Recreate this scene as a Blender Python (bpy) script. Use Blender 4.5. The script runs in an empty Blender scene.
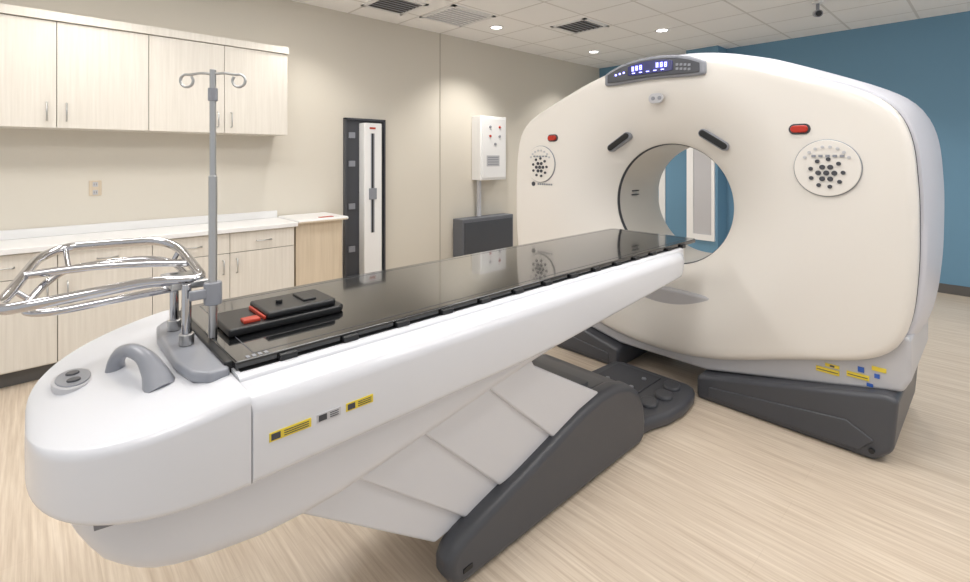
import bpy, bmesh, math
from mathutils import Vector, Matrix
S=bpy.context.scene
COL=S.collection
# ---------------------------------------------------------------- materials
def sl(c): return tuple(((x/12.92) if x<=0.04045 else ((x+0.055)/1.055)**2.4) for x in c)
def rgb(r,g,b): return sl((r/255,g/255,b/255))
def mat(name,c,rough=0.5,metal=0.0,coat=0.0,emit=None,es=0,bump=0.0,bscale=80,spec=None):
    m=bpy.data.materials.new(name); m.use_nodes=True
    nt=m.node_tree; b=nt.nodes['Principled BSDF']
    b.inputs['Base Color'].default_value=(*c,1); b.inputs['Roughness'].default_value=rough
    b.inputs['Metallic'].default_value=metal; b.inputs['Coat Weight'].default_value=coat
    b.inputs['Coat Roughness'].default_value=.12
    if spec is not None: b.inputs['Specular IOR Level'].default_value=spec
    if emit: b.inputs['Emission Color'].default_value=(*emit,1); b.inputs['Emission Strength'].default_value=es
    if bump>0:
        tc=nt.nodes.new('ShaderNodeTexCoord'); n=nt.nodes.new('ShaderNodeTexNoise')
        n.inputs['Scale'].default_value=bscale
        nt.links.new(tc.outputs['Object'],n.inputs['Vector'])
        bp=nt.nodes.new('ShaderNodeBump'); bp.inputs['Strength'].default_value=bump; bp.inputs['Distance'].default_value=0.002
        nt.links.new(n.outputs['Fac'],bp.inputs['Height']); nt.links.new(bp.outputs['Normal'],b.inputs['Normal'])
    return m
def grain(name,c1,c2,scale,rough=0.45,lo=0.35,hi=0.65,bump=0.0,planks=None):
    m=bpy.data.materials.new(name); m.use_nodes=True
    nt=m.node_tree; b=nt.nodes['Principled BSDF']; b.inputs['Roughness'].default_value=rough
    tc=nt.nodes.new('ShaderNodeTexCoord'); mp=nt.nodes.new('ShaderNodeMapping'); mp.inputs['Scale'].default_value=scale
    n=nt.nodes.new('ShaderNodeTexNoise'); n.inputs['Scale'].default_value=1; n.inputs['Detail'].default_value=5; n.inputs['Roughness'].default_value=0.6
    r=nt.nodes.new('ShaderNodeValToRGB'); r.color_ramp.elements[0].position=lo; r.color_ramp.elements[1].position=hi
    r.color_ramp.elements[0].color=(*c1,1); r.color_ramp.elements[1].color=(*c2,1)
    nt.links.new(tc.outputs['Object'],mp.inputs['Vector']); nt.links.new(mp.outputs['Vector'],n.inputs['Vector'])
    nt.links.new(n.outputs['Fac'],r.inputs['Fac'])
    out=r.outputs['Color']
    if planks:
        br=nt.nodes.new('ShaderNodeTexBrick'); br.inputs['Scale'].default_value=1
        br.inputs['Brick Width'].default_value=planks[0]; br.inputs['Row Height'].default_value=planks[1]
        br.inputs['Mortar Size'].default_value=0.001; br.inputs['Color1'].default_value=(1,1,1,1)
        br.inputs['Color2'].default_value=(.97,.965,.96,1); br.inputs['Mortar'].default_value=(.90,.885,.87,1)
        mp2=nt.nodes.new('ShaderNodeMapping'); mp2.inputs['Rotation'].default_value=(0,0,math.pi/2)
        nt.links.new(tc.outputs['Object'],mp2.inputs['Vector']); nt.links.new(mp2.outputs['Vector'],br.inputs['Vector'])
        mx=nt.nodes.new('ShaderNodeMix'); mx.data_type='RGBA'; mx.blend_type='MULTIPLY'; mx.inputs[0].default_value=1
        nt.links.new(out,mx.inputs[6]); nt.links.new(br.outputs['Color'],mx.inputs[7]); out=mx.outputs[2]
    nt.links.new(out,b.inputs['Base Color'])
    return m
M={}
M['wall']=mat('wall_cream_paint',rgb(214,208,196),0.6,bump=0.15,bscale=200)
M['wallseam']=mat('wall_seam_paint',rgb(172,165,152),0.6)
M['blue']=mat('wall_blue_paint',rgb(106,148,176),0.6,bump=0.15,bscale=200)
M['floor']=grain('vinyl_plank_floor',rgb(186,168,148),rgb(222,209,192),(70,2.2,1),0.28,0.28,0.72,planks=(1.2,0.18))
M['cab']=grain('cabinet_laminate',rgb(212,206,196),rgb(226,221,212),(60,60,2.2),0.4,0.25,0.75)
M['cabtan']=grain('desk_laminate_tan',rgb(203,187,163),rgb(218,203,181),(50,50,2),0.4,0.3,0.7)
M['counter']=mat('countertop_white',rgb(232,232,232),0.3)
M['base']=mat('baseboard_rubber',rgb(92,90,88),0.5)
M['gap']=mat('shadow_gap',rgb(104,99,92),0.8)
M['steel']=mat('brushed_steel',(.52,.52,.52),0.28,1.0)
M['chrome']=mat('chrome',(.55,.55,.57),0.10,1.0)
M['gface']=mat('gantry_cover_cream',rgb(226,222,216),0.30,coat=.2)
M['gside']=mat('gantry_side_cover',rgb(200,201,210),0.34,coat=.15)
M['skirt']=mat('gantry_skirt',rgb(190,190,194),0.4)
M['bore']=mat('bore_liner',rgb(214,210,203),0.35)
M['groove']=mat('dark_groove',rgb(66,68,74),0.6)
M['shadegray']=mat('shade_gray',rgb(120,121,128),0.5)  # shadow under the table side shell, put in as a color
M['dgray']=mat('dark_gray_plastic',rgb(72,74,80),0.38)
M['mgray']=mat('mid_gray_plastic',rgb(140,143,151),0.3)
M['couch']=mat('couch_white_plastic',rgb(214,216,222),0.26,coat=0.25)
M['ped']=mat('pedestal_white_plastic',rgb(216,217,222),0.33)
M['black']=mat('carbon_black_gloss',rgb(12,13,15),0.04,coat=0.8)
M['blackm']=mat('black_satin',rgb(22,23,26),0.35)
M['white']=mat('white_plastic',rgb(238,238,238),0.4)
M['tile_vent']=mat('vent_dark',rgb(60,58,56),0.7)
M['red']=mat('red_button',rgb(180,44,26),0.3)
M['orange']=mat('orange_red_plastic',rgb(180,60,40),0.4)
M['yellow']=mat('warning_yellow',rgb(226,202,66),0.5)
M['bluelab']=mat('label_blue',rgb(50,95,180),0.5)
M['led']=mat('led_blue',rgb(60,50,200),0.4,emit=(0.35,0.35,1.0),es=4)
M['lamp']=mat('lamp_diffuser',(1,1,1),0.5,emit=(1,.98,.95),es=8)
M['display']=mat('display_dark',rgb(62,64,110),0.2)
M['screen']=mat('equipment_gray',rgb(100,103,110),0.45)
M['redlaser']=mat('laser_slot_black',rgb(20,20,20),0.3)
def ceilmat():
    m=bpy.data.materials.new('ceiling_tile'); m.use_nodes=True; nt=m.node_tree; b=nt.nodes['Principled BSDF']; b.inputs['Roughness'].default_value=.8
    tc=nt.nodes.new('ShaderNodeTexCoord'); br=nt.nodes.new('ShaderNodeTexBrick'); br.offset=0; br.inputs['Scale'].default_value=1
    br.inputs['Brick Width'].default_value=.61; br.inputs['Row Height'].default_value=.61; br.inputs['Mortar Size'].default_value=.012
    br.inputs['Color1'].default_value=(*rgb(250,249,248),1); br.inputs['Color2'].default_value=(*rgb(246,245,244),1); br.inputs['Mortar'].default_value=(*rgb(220,218,215),1)
    nt.links.new(tc.outputs['Object'],br.inputs['Vector']); nt.links.new(br.outputs['Color'],b.inputs['Base Color'])
    return m
M['ceil']=ceilmat()
# ---------------------------------------------------------------- helpers
def empty(name):
    e=bpy.data.objects.new(name,None); COL.objects.link(e); e.empty_display_size=.1; return e
def addobj(name,me,mats,parent=None,smooth=False,bevel=0,seg=3):
    ob=bpy.data.objects.new(name,me); COL.objects.link(ob)
    for m in (mats if isinstance(mats,(list,tuple)) else [mats]): me.materials.append(M[m])
    if smooth:
        for p in me.polygons: p.use_smooth=True
    if bevel>0:
        md=ob.modifiers.new('bevel','BEVEL'); md.width=bevel; md.segments=seg; md.limit_method='ANGLE'; md.angle_limit=math.radians(35)
        for p in me.polygons: p.use_smooth=True
        wn=ob.modifiers.new('wn','WEIGHTED_NORMAL'); wn.keep_sharp=True
    if parent: ob.parent=parent
    return ob
def fixn(me):
    bm=bmesh.new(); bm.from_mesh(me); bmesh.ops.recalc_face_normals(bm,faces=bm.faces); bm.to_mesh(me); bm.free()
def mesh(name,vs,fs):
    me=bpy.data.meshes.new(name); me.from_pydata(vs,[],fs); me.update(); fixn(me); return me
def box(name,x0,x1,y0,y1,z0,z1,m,parent=None,bevel=0):
    vs=[(x,y,z) for x in (x0,x1) for y in (y0,y1) for z in (z0,z1)]
    fs=[(0,1,3,2),(4,6,7,5),(0,4,5,1),(2,3,7,6),(0,2,6,4),(1,5,7,3)]
    return addobj(name,mesh(name,vs,fs),m,parent,bevel=bevel)
def boxes(name,lst,m,parent=None,bevel=0):
    vs=[];fs=[]
    for (x0,x1,y0,y1,z0,z1) in lst:
        k=len(vs); vs+=[(x,y,z) for x in (x0,x1) for y in (y0,y1) for z in (z0,z1)]
        fs+=[tuple(k+i for i in f) for f in [(0,1,3,2),(4,6,7,5),(0,4,5,1),(2,3,7,6),(0,2,6,4),(1,5,7,3)]]
    return addobj(name,mesh(name,vs,fs),m,parent,bevel=bevel)
def prism(name,pts,axis,a,b,m,parent=None,bevel=0,seg=3):
    """pts 2D. axis 'x': (y,z); 'y': (x,z); 'z': (x,y)"""
    def mk(p,t):
        return {'x':(t,p[0],p[1]),'y':(p[0],t,p[1]),'z':(p[0],p[1],t)}[axis]
    n=len(pts); vs=[mk(p,a) for p in pts]+[mk(p,b) for p in pts]
    fs=[tuple(range(n)),tuple(range(n,2*n))]+[(i,(i+1)%n,n+(i+1)%n,n+i) for i in range(n)]
    return addobj(name,mesh(name,vs,fs),m,parent,bevel=bevel,seg=seg)
def cyl(name,p0,p1,r,m,parent=None,seg=24,r2=None,bevel=0):
    p0=Vector(p0);p1=Vector(p1);d=(p1-p0).normalized()
    a=d.orthogonal().normalized(); b=d.cross(a); r2=r if r2 is None else r2
    vs=[tuple(p0+r*(math.cos(t)*a+math.sin(t)*b)) for t in [2*math.pi*i/seg for i in range(seg)]]
    vs+=[tuple(p1+r2*(math.cos(t)*a+math.sin(t)*b)) for t in [2*math.pi*i/seg for i in range(seg)]]
    fs=[tuple(range(seg)),tuple(range(seg,2*seg))]+[(i,(i+1)%seg,seg+(i+1)%seg,seg+i) for i in range(seg)]
    return addobj(name,mesh(name,vs,fs),m,parent,bevel=bevel if bevel else min(r,r2)*.15,seg=2)
def tube(name,pts,r,m,parent=None,cyclic=False,poly=False,radii=None):
    cu=bpy.data.curves.new(name,'CURVE'); cu.dimensions='3D'; cu.bevel_depth=r; cu.bevel_resolution=5; cu.resolution_u=10; cu.use_fill_caps=True
    if poly:
        sp=cu.splines.new('POLY'); sp.points.add(len(pts)-1)
        for i,p in enumerate(pts): sp.points[i].co=(*p,1); sp.points[i].radius=radii[i] if radii else 1
    else:
        sp=cu.splines.new('BEZIER'); sp.bezier_points.add(len(pts)-1)
        for i,p in enumerate(pts):
            bp=sp.bezier_points[i]; bp.co=p; bp.handle_left_type='AUTO'; bp.handle_right_type='AUTO'; bp.radius=radii[i] if radii else 1
    sp.use_cyclic_u=cyclic
    cu.materials.append(M[m]); tmp=bpy.data.objects.new(name+'_c',cu); COL.objects.link(tmp)
    dg=bpy.context.evaluated_depsgraph_get(); dg.update()
    me=bpy.data.meshes.new_from_object(tmp.evaluated_get(dg)); bpy.data.objects.remove(tmp)
    me.name=name; me.materials.clear()
    return addobj(name,me,m,parent,smooth=True)
def roundpath(P,r,cyclic=False,n=6):
    """polyline with rounded corners"""
    P=[Vector(p) for p in P]; out=[]; N_=len(P)
    for i,p in enumerate(P):
        if not cyclic and i in (0,N_-1): out.append(p); continue
        a=P[i-1]; b=P[(i+1)%N_]
        ra=min(r,(a-p).length*.48); rb=min(r,(b-p).length*.48)
        s=p+(a-p).normalized()*ra; e=p+(b-p).normalized()*rb
        for k in range(n+1):
            t=k/n; out.append(s*(1-t)**2+p*2*t*(1-t)+e*t*t)
    return [tuple(q) for q in out]
def interp(tab,x):
    if x<=tab[0][0]: return tab[0][1]
    for (a,va),(b,vb) in zip(tab,tab[1:]):
        if x<=b: return va+(vb-va)*(x-a)/(b-a)
    return tab[-1][1]
def capsule(cy,cz,L,W,ang=0,n=10):
    pts=[];h=(L-W)/2;r=W/2
    for s in (1,-1):
        for i in range(n+1):
            a=-math.pi/2+math.pi*i/n
            x=s*(h+r*math.cos(a)); y=s*r*math.sin(a)
            pts.append((cy+x*math.cos(ang)-y*math.sin(ang),cz+x*math.sin(ang)+y*math.cos(ang)))
    return pts
def loft(name,st,m,parent=None,nc=7,yc=1.52):
    vs=[];rings=[]
    for (x,w,zb,zt,rb,rt) in st:
        h=(zt-zb); rb=min(rb,w*.98,h*.49); rt=min(rt,w*.98,h*.49); ring=[]
        for (sy,sz,a0,r) in ((1,1,0,rt),(-1,1,90,rt),(-1,-1,180,rb),(1,-1,270,rb)):
            cy=sy*(w-r); cz=(zt-r) if sz>0 else (zb+r)
            for i in range(nc+1):
                a=math.radians(a0+90*i/nc)
                ring.append(len(vs)); vs.append((x,yc+cy+r*math.cos(a),cz+r*math.sin(a)))
        rings.append(ring)
    fs=[];n=len(rings[0])
    for A,B in zip(rings,rings[1:]):
        fs+=[(A[i],A[(i+1)%n],B[(i+1)%n],B[i]) for i in range(n)]
    fs+=[tuple(rings[0]),tuple(rings[-1])]
    ob=addobj(name,mesh(name,vs,fs),m,parent,smooth=True)
    md=ob.modifiers.new('es','EDGE_SPLIT'); md.split_angle=math.radians(50)
    return ob

# ---------------------------------------------------------------- room
YW=4.7; XB=7.1; ZC=2.965; XN=-2.4; YN=-2.6
box('floor',XN-.1,XB+.1,YN-.1,YW+.1,-.1,0,'floor')
box('ceiling',XN-.1,XB+.1,YN-.1,YW+.1,ZC,ZC+.1,'ceil')
box('wall_left',XN-.1,XB+.1,YW,YW+.1,0,ZC,'wall')
box('wall_far',XB,XB+.1,YN-.1,YW,0,ZC,'blue')
box('wall_pilaster',6.8,XB,2.625,3.06,0,ZC,'blue')
box('trim_1',3.652,3.662,YW-.004,YW,0,ZC,'wallseam')
box('baseboard_left',2.2,XB,YW-.012,YW,0,.1,'base')
boxes('baseboard_far',[(XB-.012,XB,YN,2.62,0,.1),(XB-.012,XB,3.07,YW,0,.1)],'base')
d=empty('door_1')
boxes('frame',[(XB-.05,XB,3.50,3.60,0,2.25),(XB-.05,XB,3.09,3.16,0,2.25),(XB-.05,XB,3.16,3.50,2.17,2.25)],'white',d)
box('leaf',XB-.03,XB,3.16,3.50,0,2.17,'blue',d)
d=empty('window_1')
boxes('frame',[(6.77,6.8,2.95,3.04,.3,2.3),(6.77,6.8,2.66,2.70,.3,2.3),(6.77,6.8,2.70,2.95,2.22,2.3),(6.77,6.8,2.70,2.95,.3,.38)],'white',d)
box('glass',6.785,6.8,2.70,2.95,.38,2.22,'skirt',d)

def vent(x,y,dark=True,s=.27,name='ceiling_vent'):
    v=empty(name)
    boxes('frame',[(x-s,x+s,y-s,y-s+.04,ZC-.012,ZC),(x-s,x+s,y+s-.04,y+s,ZC-.012,ZC),(x-s,x-s+.04,y-s,y+s,ZC-.012,ZC),(x+s-.04,x+s,y-s,y+s,ZC-.012,ZC)],'white',v)
    box('core',x-s+.04,x+s-.04,y-s+.04,y+s-.04,ZC-.004,ZC,'tile_vent' if dark else 'skirt',v)
    boxes('louvres',[(x-s+.04,x+s-.04,y-s+.06+i*.06,y-s+.075+i*.06,ZC-.010,ZC-.003) for i in range(int((2*s-.1)/.06))],'mgray' if dark else 'white',v)
vent(4.63,3.33,s=.24); vent(2.64,4.12,s=.24); vent(3.35,4.0,False,.29)
def downlight(x,y,p):
    e=empty('recessed_downlight')
    n=28
    vs=[];fs=[]
    for i in range(n):
        a=2*math.pi*i/n
        for r,z in ((.085,ZC),(.085,ZC-.008),(.062,ZC-.008),(.062,ZC)):
            vs.append((x+r*math.cos(a),y+r*math.sin(a),z))
    for i in range(n):
        j=(i+1)%n
        for k in range(4): fs.append((i*4+k,j*4+k,j*4+(k+1)%4,i*4+(k+1)%4))
    addobj('trim_ring',mesh('trim_ring',vs,fs),'white',e,smooth=False)
    cyl('diffuser',(x,y,ZC-.004),(x,y,ZC),.06,'lamp',e)
    l=bpy.data.lights.new('spot','SPOT'); l.energy=p; l.spot_size=math.radians(115); l.spot_blend=.7; l.shadow_soft_size=.06; l.color=(1,.965,.915)
    o=bpy.data.objects.new('spot',l); COL.objects.link(o); o.location=(x,y,ZC-.03); o.parent=e
for x,y,p in [(3.96,4.02,95),(5.49,2.76,80),(5.9,4.0,80),(1.9,4.05,42),(.2,3.9,36),(5.6,.6,80),(4.9,-1.0,80),(2.2,-.3,45)]:
    downlight(x,y,p)
def fill_panel(x,y,p=8):  # glowing panels added on the unseen ceiling to brighten the room
    e=empty('added_fill_panel')
    box('housing',x-.62,x+.62,y-.32,y+.32,ZC-.015,ZC,'white',e)
    box('diffuser',x-.58,x+.58,y-.28,y+.28,ZC-.02,ZC-.014,'lamp',e)
    l=bpy.data.lights.new('area','AREA'); l.shape='RECTANGLE'; l.size=1.15; l.size_y=.55; l.energy=p; l.color=(1,.99,.975)
    o=bpy.data.objects.new('area',l); COL.objects.link(o); o.location=(x,y,ZC-.03); o.parent=e
for x,y in [(1.3,1.0),(1.2,3.0),(3.1,.9),(3.2,-1.2),(-.9,2.9),(-.9,.6)]: fill_panel(x,y)
e=empty('security_camera')
x,y=5.6,1.22
cyl('mount',(x,y,ZC-.02),(x,y,ZC),.05,'white',e); cyl('stem',(x,y,ZC-.09),(x,y,ZC),.015,'mgray',e)
cyl('body',(x+.05,y+.02,ZC-.10),(x-.10,y-.03,ZC-.14),.035,'mgray',e); cyl('lens',(x-.10,y-.03,ZC-.14),(x-.112,y-.034,ZC-.143),.026,'blackm',e)

# ---------------------------------------------------------------- cabinets
c=empty('wall_cabinet')
Yc=4.37; zb,zt=1.647,2.425
box('carcass',-1.45,1.68,Yc+.02,YW,zb,zt,'cab',c)
box('crown',-1.45,1.685,Yc-.015,YW,zt-.055,zt+.004,'cab',c)
xs=[1.68-.517*i for i in range(7)]
box('gap_back',-1.43,1.67,Yc+.012,Yc+.022,zb+.01,zt-.05,'gap',c)
for i in range(6):
    box('door_leaf_%d'%(i+1),xs[i+1]+.002,xs[i]-.002,Yc,Yc+.018,zb,zt-.06,'cab',c,bevel=.002)
def handle(n,x,y,z0,z1,par,horiz=False,x1=None):
    if horiz: pts=[(x,y,z0),(x,y-.03,z0),(x1,y-.03,z0),(x1,y,z0)]
    else: pts=[(x,y,z0),(x,y-.03,z0+.004),(x,y-.03,z1-.004),(x,y,z1)]
    tube(n,pts,.005,'steel',par,poly=True)
for k,s in enumerate((xs[1],xs[3],xs[5])):
    handle('handle_%d'%(2*k+1),s-.05,Yc,zb+.05,zb+.17,c); handle('handle_%d'%(2*k+2),s+.05,Yc,zb+.05,zb+.17,c)
YK=YW-.003
c=empty('base_cabinet')
Yf=4.22
box('carcass',-1.45,1.68,Yf+.02,YK,.1,.845,'cab',c)
box('toe_kick',-1.45,1.68,Yf+.07,YK,0,.1,'base',c)
box('gap_back',-1.43,1.67,Yf+.012,Yf+.022,.11,.84,'gap',c)
box('countertop',-1.45,1.70,Yf-.03,YK,.845,.88,'counter',c,bevel=.004)
box('backsplash',-1.45,1.70,YK-.02,YK,.88,.945,'counter',c,bevel=.003)
for i in range(6):
    box('door_leaf_%d'%(i+1),xs[i+1]+.002,xs[i]-.002,Yf,Yf+.018,.11,.677,'cab',c,bevel=.002)
    box('drawer_front_%d'%(i+1),xs[i+1]+.002,xs[i]-.002,Yf,Yf+.018,.682,.838,'cab',c,bevel=.002)
    mx=(xs[i]+xs[i+1])/2
    handle('drawer_handle_%d'%(i+1),mx-.055,Yf,.76,.76,c,True,mx+.055)
for k,i in enumerate((1,3,5)):
    s=xs[i]; handle('door_handle_%d'%(2*k+1),s-.05,Yf,.52,.63,c); handle('door_handle_%d'%(2*k+2),s+.05,Yf,.52,.63,c)
c=empty('side_desk')
box('panel',1.705,2.14,Yf+.03,YK-.012,0,.865,'cabtan',c)
box('top',1.705,2.18,Yf-.03,YK-.012,.865,.895,'counter',c,bevel=.012)
box('edge_band',1.705,2.165,Yf-.033,Yf-.028,.869,.878,'cabtan',c)
boxes('red_label',[(1.93,2.06,Yf+.03,Yf+.08,.894,.899)],'orange',c)
e=empty('wall_outlet')
box('plate',.32,.395,YW-.008,YW,1.157,1.272,'cabtan',e,bevel=.003)
boxes('sockets',[(.342,.373,YW-.011,YW-.007,1.165,1.200),(.342,.373,YW-.011,YW-.007,1.225,1.260)],'skirt',e)
boxes('slots',[(.349,.352,YW-.012,YW-.010,1.175,1.19),(.362,.365,YW-.012,YW-.010,1.175,1.19),(.349,.352,YW-.012,YW-.010,1.235,1.25),(.362,.365,YW-.012,YW-.010,1.235,1.25)],'gap',e)
e=empty('wall_positioning_laser')
box('recess_plate',2.38,2.86,YW-.02,YW,.18,1.86,'groove',e)
boxes('frame',[(2.38,2.40,YW-.05,YW-.02,.18,1.86),(2.84,2.86,YW-.05,YW-.02,.18,1.86),(2.38,2.86,YW-.05,YW-.02,1.84,1.86),(2.38,2.86,YW-.05,YW-.02,.18,.20)],'dgray',e)
box('column',2.55,2.76,YW-.14,YW-.02,.2,1.81,'white',e,bevel=.01)
box('slot',2.625,2.665,YW-.146,YW-.139,.65,1.70,'mgray',e)
box('slot_core',2.635,2.650,YW-.148,YW-.145,.65,1.70,'redlaser',e)
box('carriage',2.60,2.69,YW-.155,YW-.14,1.0,1.12,'mgray',e,bevel=.005)
box('red_label',2.61,2.68,YW-.144,YW-.139,1.745,1.765,'orange',e)
for i,z in enumerate((.45,.9,1.35,1.65)): box('bracket_%d'%i,2.43,2.50,YW-.035,YW-.02,z,z+.06,'mgray',e)
e=empty('electrical_control_box')
box('enclosure',4.17,4.64,YK-.17,YK,1.15,1.98,'white',e,bevel=.01)
box('door_panel',4.20,4.62,YK-.182,YK-.168,1.18,1.95,'white',e,bevel=.004)
for i,(xx,zz) in enumerate([(4.33,1.84),(4.50,1.84),(4.33,1.72),(4.50,1.72),(4.42,1.62)]):
    cyl('indicator_%d'%i,(xx,YW-.2,zz),(xx,YW-.18,zz),.016,['mgray','red','red','mgray','mgray'][i],e)
box('label',4.27,4.5,YW-.187,YW-.183,1.33,1.47,'skirt',e)
boxes('label_text',[(4.29,4.48,YW-.189,YW-.186,1.35+i*.03,1.36+i*.03) for i in range(4)],'mgray',e)
cyl('conduit',(4.25,YW-.06,.68),(4.25,YW-.06,1.17),.03,'skirt',e)
e=empty('power_cabinet')
box('body',3.85,4.75,4.50,YK-.012,.04,.68,'screen',e,bevel=.008)
box('plinth',3.88,4.72,4.53,YK-.012,0,.04,'blackm',e)
box('front_panel',3.88,4.72,4.49,4.502,.08,.64,'dgray',e,bevel=.004)

# ---------------------------------------------------------------- gantry
G=empty('ct_scanner_gantry')
YC=1.52; ZB=1.136; XG=2.95; YF=1.548
half=[(0,2.09),(.15,2.083),(.3,2.06),(.55,1.99),(.8,1.89),(1.0,1.805),(1.10,1.755),(1.17,1.70),(1.215,1.62),(1.245,1.5),(1.262,1.25),(1.262,.95),(1.245,.72),(1.215,.59),(1.16,.50),(1.05,.445),(.8,.375),(.4,.25),(.2,.215),(0,.205)]
poly=half+[(-a,b) for a,b in reversed(half[1:-1])]
def rayR(th):
    dx,dz=math.sin(th),math.cos(th); best=0
    n=len(poly)
    for i in range(n):
        (ax,az),(bx,bz)=poly[i],poly[(i+1)%n]; az-=ZB; bz-=ZB
        ex,ez=bx-ax,bz-az; den=dx*ez-dz*ex
        if abs(den)<1e-9: continue
        t=(ax*ez-az*ex)/den; u=(ax*dz-az*dx)/den
        if -1e-6<=u<=1+1e-6 and t>best: best=t
    return best
N=192
R=[rayR(2*math.pi*i/N) for i in range(N)]
for _ in range(3): R=[(R[i-1]+2*R[i]+R[(i+1)%N])/4 for i in range(N)]
def face_x(r):
    s=max(0,min(1,(.88-r)/.48)); return .19*s*s
rings=[]
def ring(fn,m,clamp=False):
    vs=[]
    for i in range(N):
        th=2*math.pi*i/N; r,x=fn(R[i],th)
        y=r*math.sin(th); z=ZB+r*math.cos(th)
        if clamp: z=max(z,.30)
        vs.append((XG+x,YC+y,z))
    rings.append((vs,m))
K=16
ring(lambda R_,t:(.398,.216),3)
ring(lambda R_,t:(.398,.208),2)
ring(lambda R_,t:(.403,.200),2)
ring(lambda R_,t:(.404,.19),0)
for f in range(K+1):
    ring(lambda R_,t:((lambda r:(r,face_x(r)))(.412+(R_-.045-.412)*f/K)),0)
for a,x in ((-.028,.004),(-.014,.012),(-.004,.026),(0,.045),(0,.075)): ring(lambda R_,t:(R_+a,x),0)
ring(lambda R_,t:(R_-.006,.082),0)
ring(lambda R_,t:(R_-.035,.083),2,True); ring(lambda R_,t:(R_-.035,.108),2,True)
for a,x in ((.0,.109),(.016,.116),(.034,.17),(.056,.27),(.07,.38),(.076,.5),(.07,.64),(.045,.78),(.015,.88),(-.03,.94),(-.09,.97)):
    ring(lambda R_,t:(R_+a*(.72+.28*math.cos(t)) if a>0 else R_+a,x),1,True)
for r,x in ((.75,.975),(.56,.97),(.50,.955),(.45,.90),(.415,.82),(.40,.70),(.40,.55),(.40,.40)): ring(lambda R_,t:(r,x),3)
vs=[];fs=[];mi=[]
for v,_ in rings: vs+=v
nr=len(rings)
for k in range(nr):
    k2=(k+1)%nr; m=rings[k2][1] if rings[k2][1]==2 else rings[k][1]
    for i in range(N):
        j=(i+1)%N
        fs.append((k*N+i,k*N+j,k2*N+j,k2*N+i)); mi.append(m)
me=bpy.data.meshes.new('gantry_shell'); me.from_pydata(vs,[],fs); me.update()
for p,m in zip(me.polygons,mi): p.material_index=m
fixn(me)
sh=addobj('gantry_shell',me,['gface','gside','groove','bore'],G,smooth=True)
md=sh.modifiers.new('es','EDGE_SPLIT'); md.split_angle=math.radians(45)
sk=[(1.235,.6),(1.235,.40),(1.205,.335),(.9,.27),(.3,.15),(-.3,.15),(-.9,.27),(-1.205,.335),(-1.235,.40),(-1.235,.6)]
prism('skirt_cover',[(YC+a,b) for a,b in sk],'x',3.0,3.80,'skirt',G,bevel=.02)
for s,n in ((1,'left'),(-1,'right')):
    ft=[(.264,0.0),(1.11,0.0),(1.18,.07),(1.20,.32),(1.15,.332),(.9,.275),(.264,.135)]
    prism('foot_'+n,[(YC+s*a,b) for a,b in ft],'x',2.925,3.76,'dgray',G,bevel=.025,seg=4)
    prism('foot_recess_'+n,[(YC+s*a,b) for a,b in [(.34,.03),(1.05,.03),(1.11,.10),(1.0,.16),(.34,.09)]],'x',2.918,2.93,'dgray',G,bevel=.006)
    cyl('foot_bolt_'+n,(2.912,YC+s*1.10,.05),(2.93,YC+s*1.10,.05),.012,'blackm',G)
def arch(w,o0,o1,taper=.6,n=24):
    top=[];bot=[]
    for i in range(n+1):
        y=-w+2*w*i/n; e_=abs(y)/w; hh=(o1-o0)/2*(1-taper*e_**3)
        zc=2.088-.36*y*y-(o0+o1)/2
        top.append((YF+y,zc+hh)); bot.append((YF+y,zc-hh))
    return top+bot[::-1]
prism('console_housing',arch(.345,-.012,.135,.45),'x',2.92,3.10,'mgray',G,bevel=.015)
prism('console_bezel',arch(.315,.008,.120,.5),'x',2.91,2.925,'dgray',G,bevel=.004)
prism('console_display',arch(.155,.018,.10,.3),'x',2.904,2.915,'display',G,bevel=.003)
def digit(cy,cz,h):
    w=h*.5;t=h*.12
    X0,X1=2.899,2.905
    return [(X0,X1,cy-w/2,cy+w/2,cz+h/2-t,cz+h/2),(X0,X1,cy-w/2,cy+w/2,cz-t/2,cz+t/2),(X0,X1,cy-w/2,cy+w/2,cz-h/2,cz-h/2+t),
            (X0,X1,cy-w/2,cy-w/2+t,cz-h/2,cz+h/2),(X0,X1,cy+w/2-t,cy+w/2,cz-h/2,cz+h/2)]
L=[]
for y in (.115,.087,.059,-.055,-.083,-.111): L+=digit(YF+y,2.036-.36*y*y,.03)
boxes('led_digits',L,'led',G)
boxes('console_leds',[(2.906,2.911,YF+y,YF+y+.012,2.022-.36*y*y,2.034-.36*y*y) for y in (.18,.21,.24)]+[(2.900,2.905,YF+y,YF+y+.02,2.000,2.006) for y in (-.1,-.05,0,.05,.1)],'led',G)
boxes('console_keys',[(2.906,2.911,YF+y,YF+y+.016,2.022-.36*y*y+dz,2.036-.36*y*y+dz) for y in (-.19,-.215,-.24,-.265) for dz in (-.02,.006)],'mgray',G)
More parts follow.
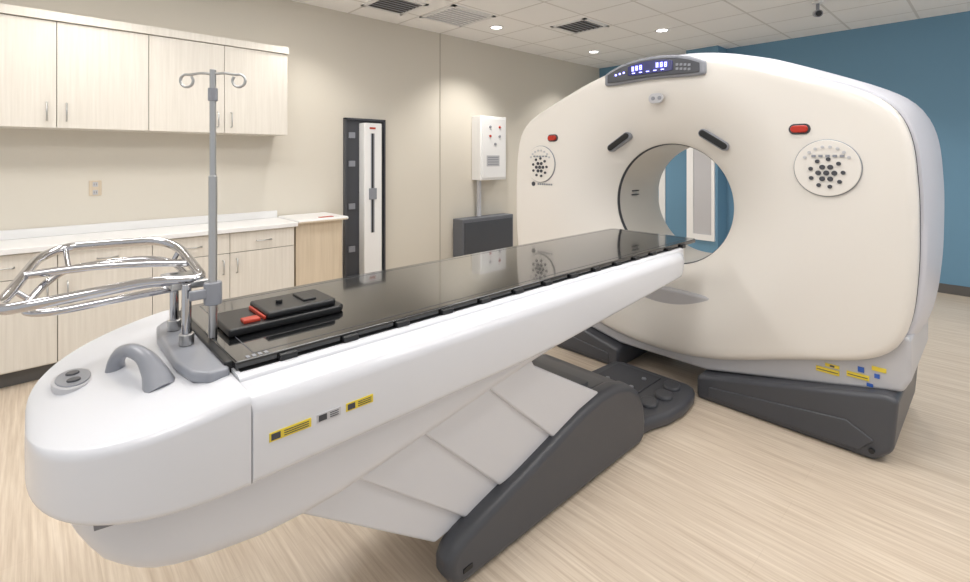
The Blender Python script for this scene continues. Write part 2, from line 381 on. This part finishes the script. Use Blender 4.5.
for s,n in ((1,'left'),(-1,'right')):
    prism('stop_recess_'+n,capsule(YF+s*.825,1.597,.10,.056),'x',2.944,2.952,'groove',G,bevel=.002)
    prism('stop_button_'+n,capsule(YF+s*.825,1.597,.08,.038),'x',2.930,2.948,'red',G,bevel=.006)
    cy,cz=YF+s*.945,1.394
    cyl('keypad_ring_'+n,(2.942,cy,cz),(2.955,cy,cz),.146,'mgray',G,seg=64,bevel=.003)
    cyl('keypad_plate_'+n,(2.936,cy,cz),(2.95,cy,cz),.142,'gface',G,seg=64,bevel=.003)
    k=0
    for rr,cnt,off in ((.034,6,0),(.070,9,.3)):
        for i in range(cnt):
            a=2*math.pi*i/cnt+off; k+=1
            cyl('key_%s_%d'%(n,k),(2.928,cy+rr*math.cos(a),cz-.025+rr*math.sin(a)),(2.938,cy+rr*math.cos(a),cz-.025+rr*math.sin(a)),.0125 if rr<.05 else .010,'groove',G,seg=14)
    cyl('key_center_'+n,(2.928,cy,cz-.025),(2.938,cy,cz-.025),.013,'groove',G,seg=14)
    for i in range(8):
        a=math.radians(30+120*i/7); 
        cyl('key_top_%s_%d'%(n,i),(2.930,cy+.108*math.cos(a),cz+.108*math.sin(a)),(2.938,cy+.108*math.cos(a),cz+.108*math.sin(a)),.008,'skirt',G,seg=12)
    boxes('key_row_'+n,[(2.930,2.938,cy+o,cy+o+.018,cz+.055,cz+.067) for o in (-.075,-.045,-.015,.015,.045)],'mgray',G)
    prism('laser_window_rim_'+n,capsule(YC+s*.325,1.556,.205,.055,math.radians(-33*s)),'x',3.02,3.1,'mgray',G,bevel=.005)
    prism('laser_window_'+n,capsule(YC+s*.325,1.556,.19,.040,math.radians(-33*s)),'x',3.012,3.1,'redlaser',G,bevel=.004)
prism('breath_indicator',capsule(YC+.005,1.83,.10,.065),'x',2.943,2.955,'skirt',G,bevel=.003)
for i,y in enumerate((-.022,.022)): cyl('indicator_icon_%d'%i,(2.939,YC+y,1.83),(2.945,YC+y,1.83),.013,'mgray',G,seg=18)
cyl('badge_dot',(2.944,YC+1.05,1.235),(2.955,YC+1.05,1.235),.018,'groove',G)
boxes('badge_text',[(2.946,2.953,YC+.86+i*.022,YC+.874+i*.022,1.229,1.242) for i in range(7)],'mgray',G)
boxes('bore_scale',[(3.33,3.42,1.905,1.925,1.16+i*.03,1.166+i*.03) for i in range(2)],'groove',G)
boxes('warning_stickers_yellow',[(2.994,3.002,.56,.66,.335,.36),(2.994,3.002,.44,.53,.35,.375),(2.994,3.002,.56,.62,.37,.385),(2.994,3.002,.375,.43,.41,.43)],'yellow',G)
boxes('warning_stickers_text',[(2.993,3.002,.565,.655,.345,.349),(2.993,3.002,.445,.525,.36,.364),(2.993,3.002,.58,.6,.373,.382)],'groove',G)
boxes('warning_stickers_blue',[(2.994,3.002,.46,.485,.385,.41),(2.994,3.002,.425,.45,.325,.34),(2.994,3.002,.40,.42,.375,.395)],'bluelab',G)

# ---------------------------------------------------------------- patient table
T=empty('scanner_patient_table')
st=[]
for i in range(25):
    q=1-math.cos(math.pi/2*i/24); x=-.010+.3575*q
    e_=max(0,1-(1-q)**2.5)**(1/2.5); w=.03+.383*e_
    topz=.868+.068*min(1,max(0,(x+.010)/.34))**.9; eh=e_**.14 if e_>0 else 0
    zb=.735; zm=.79
    hh=max(.25,eh)
    st.append((x,w,zm-(zm-zb)*hh,zm+(topz-zm)*hh,.018,.02))
loft('nose_shell',st,'couch',T)
def hw(x): return interp([(.345,.413),(1.2,.40),(2.65,.345)],x)
def zbt(x): return interp([(.3,.735),(1.45,.74),(2.65,.805)],x)
st=[(.350,.409,.737,.930,.02,.035)]+[(x,hw(x),zbt(x),.932,.02,.045) for x in [.352+.1*i for i in range(23)]]
st+=[(2.60,.335,.805,.93,.03,.045),(2.64,.32,.815,.925,.03,.04),(2.665,.29,.83,.915,.02,.03)]
loft('couch_side_shell',st,'couch',T)
st=[(.35,.325,.80,.944,.03,.014)]+[(x,.325-.01*x/2.6,.80,.944,.03,.014) for x in (1,2,2.5)]+[(2.62,.31,.812,.944,.03,.014),(2.69,.295,.83,.942,.03,.014)]
loft('cradle',st,'couch',T)
st=[]
bt=[(.04,.69),(.07,.64),(.11,.598),(.18,.567),(.30,.546),(.45,.536),(.60,.545),(.865,.587),(1.2,.645),(1.5,.695)]
for i in range(13):
    q=1-math.cos(math.pi/2*i/12); x=.04+.25*q; e_=(1-(1-q)**2.3)**(1/2.3)
    st.append((x,.02+.31*e_,interp(bt,x),.76,.06,.01))
for x in (.4,.5,.6,.75,.9,1.05,1.2,1.35,1.5): st.append((x,.33,interp(bt,x),.76,.045,.01))
st.append((1.62,.32,.72,.76,.02,.01))
loft('lower_housing',st,'ped',T)
YT=1.52
# gray strip that paints in the shadow between side shell and lower housing
L=[]
st=[(.09,.315,.722,.742,.002,.002)]+[(x,.338,.722,interp([(.2,.742),(1.5,.748)],x),.002,.002) for x in (.2,.35,.7,1.1,1.5)]
loft('parting_shade',st,'shadegray',T)
def ped(n,pts,w): prism('pedestal_cover_%d'%n,pts,'y',YT-w,YT+w,'ped',T,bevel=.010)
ped(1,[(.50,.50),(.55,.60),(.80,.60),(1.16,.16),(1.0,.14)],.210)
ped(2,[(.665,.53),(.70,.62),(1.0,.64),(1.32,.20),(1.13,.165)],.226)
ped(3,[(.91,.57),(.93,.64),(1.3,.68),(1.70,.25),(1.28,.22)],.241)
ped(4,[(1.20,.62),(1.22,.70),(1.40,.72),(1.46,.62),(1.92,.36),(1.95,.2),(1.62,.25)],.256)
box('pedestal_core',1.55,1.9,YT-.2,YT+.2,.03,.4,'dgray',T)
box('pedestal_column',1.3,1.55,YT-.15,YT+.15,.15,.7,'ped',T)
gc=[(1.06,0),(1.02,.02),(1.0,.06),(1.0,.10),(1.02,.14),(1.07,.165),(1.2,.2),(1.4,.25),(1.6,.305),(1.75,.345),(1.9,.368),(2.03,.365),(2.14,.335),(2.23,.275),(2.28,.19),(2.295,.10),(2.28,.03),(2.25,0)]
prism('base_cover_side',gc,'y',YT-.285,YT-.19,'dgray',T,bevel=.035,seg=5)
gc2=[(1.66,0),(1.6,.05),(1.62,.31),(1.75,.345),(1.9,.36),(2.03,.355),(2.14,.328),(2.22,.27),(2.27,.19),(2.285,.10),(2.27,.03),(2.25,0)]
prism('base_cover_back',gc2,'y',YT-.22,YT+.275,'dgray',T,bevel=.03,seg=5)
boxes('base_bolts',[(1.06,1.10,YT-.288,YT-.28,.05,.065)],'blackm',T)
fp=[(2.0,1.27),(2.28,1.27),(2.38,1.255),(2.50,1.215),(2.65,1.20),(2.80,1.215),(2.90,1.25),(2.92,1.30),(2.92,1.74),(2.88,1.80),(2.40,1.83),(2.0,1.83)]
prism('floor_plate',fp,'z',0,.075,'dgray',T,bevel=.03,seg=4)
for i,(a,b) in enumerate([(2.46,1.29),(2.60,1.27),(2.74,1.29)]):
    pp=capsule(a+.055,b+.055,.12,.10,.3)
    prism('foot_pedal_%d'%i,pp,'z',.065,.092,'dgray',T,bevel=.012)
box('plate_recess',2.40,2.85,1.44,1.74,.070,.082,'groove',T,bevel=.005)
for i,(a,b) in enumerate([(2.45,1.5),(2.6,1.5),(2.75,1.5),(2.6,1.66)]): cyl('plate_bolt_%d'%i,(a,b,.08),(a,b,.092),.013,'mgray',T)
tp=[(.352,1.232),(2.86,1.232),(2.89,1.25),(2.89,1.79),(2.86,1.812),(.352,1.812)]
prism('black_tabletop',tp,'z',.944,.966,'black',T,bevel=.005)
L=[(.40,2.84,1.262,1.2645,.9655,.9665),(.40,2.84,1.778,1.7805,.9655,.9665),(2.8375,2.84,1.262,1.7805,.9655,.9665),(.40,.4025,1.262,1.7805,.9655,.9665)]
boxes('tabletop_border_line',L,'dgray',T)
L=[]
x=.45
while x<2.8:
    L.append((x,x+.045,1.218,1.24,.936,.960)); L.append((x,x+.045,1.805,1.826,.936,.960)); x+=.17
boxes('index_notches',L,'blackm',T,bevel=.004)
boxes('edge_rail',[(.36,2.70,1.222,1.235,.936,.945)],'blackm',T)
boxes('length_marks',[(.38+.014*i,.388+.014*i,1.240,1.256,.9655,.967) for i in range(4)],'mgray',T)
box('tabletop_end_block',.335,.36,1.26,1.79,.925,.962,'blackm',T,bevel=.004)
for i,(a,b,m) in enumerate([(.385,.48,'yellow'),(.495,.555,'skirt'),(.57,.645,'yellow')]):
    yy=YT-hw(a)-.0015
    box('side_sticker_%d'%i,a,b,yy,yy+.01,.818,.838,m,T)
    boxes('side_sticker_print_%d'%i,[(a+.004,a+.024,yy-.001,yy+.005,.821,.835)]+[(a+.032,b-.006,yy-.001,yy+.005,.822+.005*k,.8235+.005*k) for k in range(3)],'groove',T)
pl=[(.345,1.245),(.345,1.735),(.30,1.74),(.27,1.70),(.255,1.60),(.255,1.38),(.27,1.28),(.30,1.24)]
prism('end_plate',pl,'z',.925,.955,'mgray',T,bevel=.01)
tube('grab_handle',[(.16,1.575,.885),(.162,1.555,.93),(.176,1.505,.963),(.20,1.445,.962),(.216,1.395,.935),(.225,1.35,.895)],.016,'mgray',T,radii=[1.5,1.1,1,1.15,1.6,2.4])
pts=[(.078+.042*math.cos(a),1.60+.07*math.sin(a)) for a in [2*math.pi*i/28 for i in range(28)]]
prism('oval_control_panel',pts,'z',.875,.893,'skirt',T,bevel=.003)
pts=[(.078+.035*math.cos(a),1.60+.061*math.sin(a)) for a in [2*math.pi*i/28 for i in range(28)]]
prism('oval_inner',pts,'z',.885,.896,'mgray',T,bevel=.002)
for i,yy in enumerate((1.575,1.625)): cyl('oval_button_%d'%i,(.078,yy,.893),(.078,yy,.900),.014,'dgray',T)

# ---------------------------------------------------------------- chrome accessory frame and IV pole
A=empty('table_arm_support_frame')
for i,y in enumerate((1.47,1.62)):
    cyl('post_%d'%i,(.30,y,.955),(.30,y,1.115),.0115,'chrome',A); cyl('post_collar_%d'%i,(.30,y,.955),(.30,y,.985),.018,'steel',A)
loop=[(.35,1.50,1.112),(.338,1.74,1.168),(.302,1.842,1.184),(.078,1.985,1.171),(.016,1.906,1.158),(-.033,1.677,1.12),(-.062,1.57,1.098),(.0,1.53,1.108),(.225,1.503,1.128)]
tube('outer_tube',roundpath(loop,.05,True),.013,'chrome',A,cyclic=True,poly=True)
tube('cross_tube',[(-.012,1.756,1.138),(.10,1.735,1.144),(.24,1.68,1.144),(.345,1.63,1.138)],.0105,'chrome',A)
lo=[(.34,1.56,1.09),(.32,1.74,1.13),(.25,1.80,1.14),(.08,1.84,1.13),(.03,1.75,1.115),(-.02,1.62,1.075),(.03,1.585,1.07),(.22,1.55,1.088)]
tube('inner_tube',roundpath(lo,.05,True),.0095,'chrome',A,cyclic=True,poly=True)
for i,(p,q) in enumerate((((.35,1.53,1.118),lo[0]),(loop[1],lo[1]),(loop[3],lo[3]),((-.033,1.677,1.12),(0,1.67,1.09)))): cyl('tie_%d'%i,p,q,.007,'chrome',A)
box('clamp_plate',.27,.36,1.49,1.65,1.095,1.115,'steel',A,bevel=.005)
P=empty('iv_pole')
px,py=.357,1.448
cyl('clamp',(px,py,1.055),(px,py,1.115),.022,'mgray',P)
box('clamp_bracket',.30,.350,1.435,1.452,1.075,1.10,'mgray',P,bevel=.004)
cyl('lower_tube',(px,py,.966),(px,py,1.40),.0105,'steel',P); cyl('upper_tube',(px,py,1.38),(px,py,1.685),.008,'steel',P)
cyl('height_collar',(px,py,1.60),(px,py,1.635),.012,'mgray',P)
r=Vector((.729,-.6845,0))
def hp(s,z): return (px+r.x*s,py+r.y*s,z)
for sgn,n in ((1,'right'),(-1,'left')):
    pts=[hp(0,1.672),hp(sgn*.03,1.675),hp(sgn*.055,1.672)]
    for i in range(11):
        a=math.radians(110-330*i/10); pts.append(hp(sgn*(.070+.017*math.cos(a)),1.655+.017*math.sin(a)))
    tube('hook_'+n,pts,.0035,'steel',P)

# ---------------------------------------------------------------- black positioning box on table
B=empty('patient_positioning_board')
prism('base_tray',[(.385,1.405),(.70,1.405),(.72,1.42),(.72,1.575),(.70,1.59),(.385,1.59)],'z',.967,.988,'blackm',B,bevel=.006)
prism('upper_pad',[(.49,1.42),(.69,1.42),(.70,1.43),(.70,1.57),(.69,1.58),(.49,1.58)],'z',.988,1.008,'blackm',B,bevel=.007)
box('orange_latch',.43,.475,1.43,1.465,.987,.997,'orange',B,bevel=.003)
box('orange_rim',.482,.489,1.43,1.56,.988,.998,'orange',B,bevel=.002)
cyl('knob',(.55,1.5,1.007),(.55,1.5,1.018),.010,'blackm',B)
box('latch_clip',.61,.65,1.46,1.55,1.006,1.014,'blackm',B,bevel=.003)

# ---------------------------------------------------------------- world, camera
w=bpy.data.worlds.new('world'); S.world=w; w.use_nodes=True
w.node_tree.nodes['Background'].inputs[0].default_value=(.97,.985,1,1); w.node_tree.nodes['Background'].inputs[1].default_value=.68
cam=bpy.data.cameras.new('camera'); co=bpy.data.objects.new('camera',cam); COL.objects.link(co)
cam.sensor_width=36; cam.lens=17.96; cam.shift_y=-134/970; cam.clip_start=.02
co.location=(0,0,1.45); co.rotation_euler=(math.pi/2,0,math.radians(-43.2))
S.camera=co
S.view_settings.view_transform='Standard'
S.view_settings.look='None'
S.view_settings.exposure=0
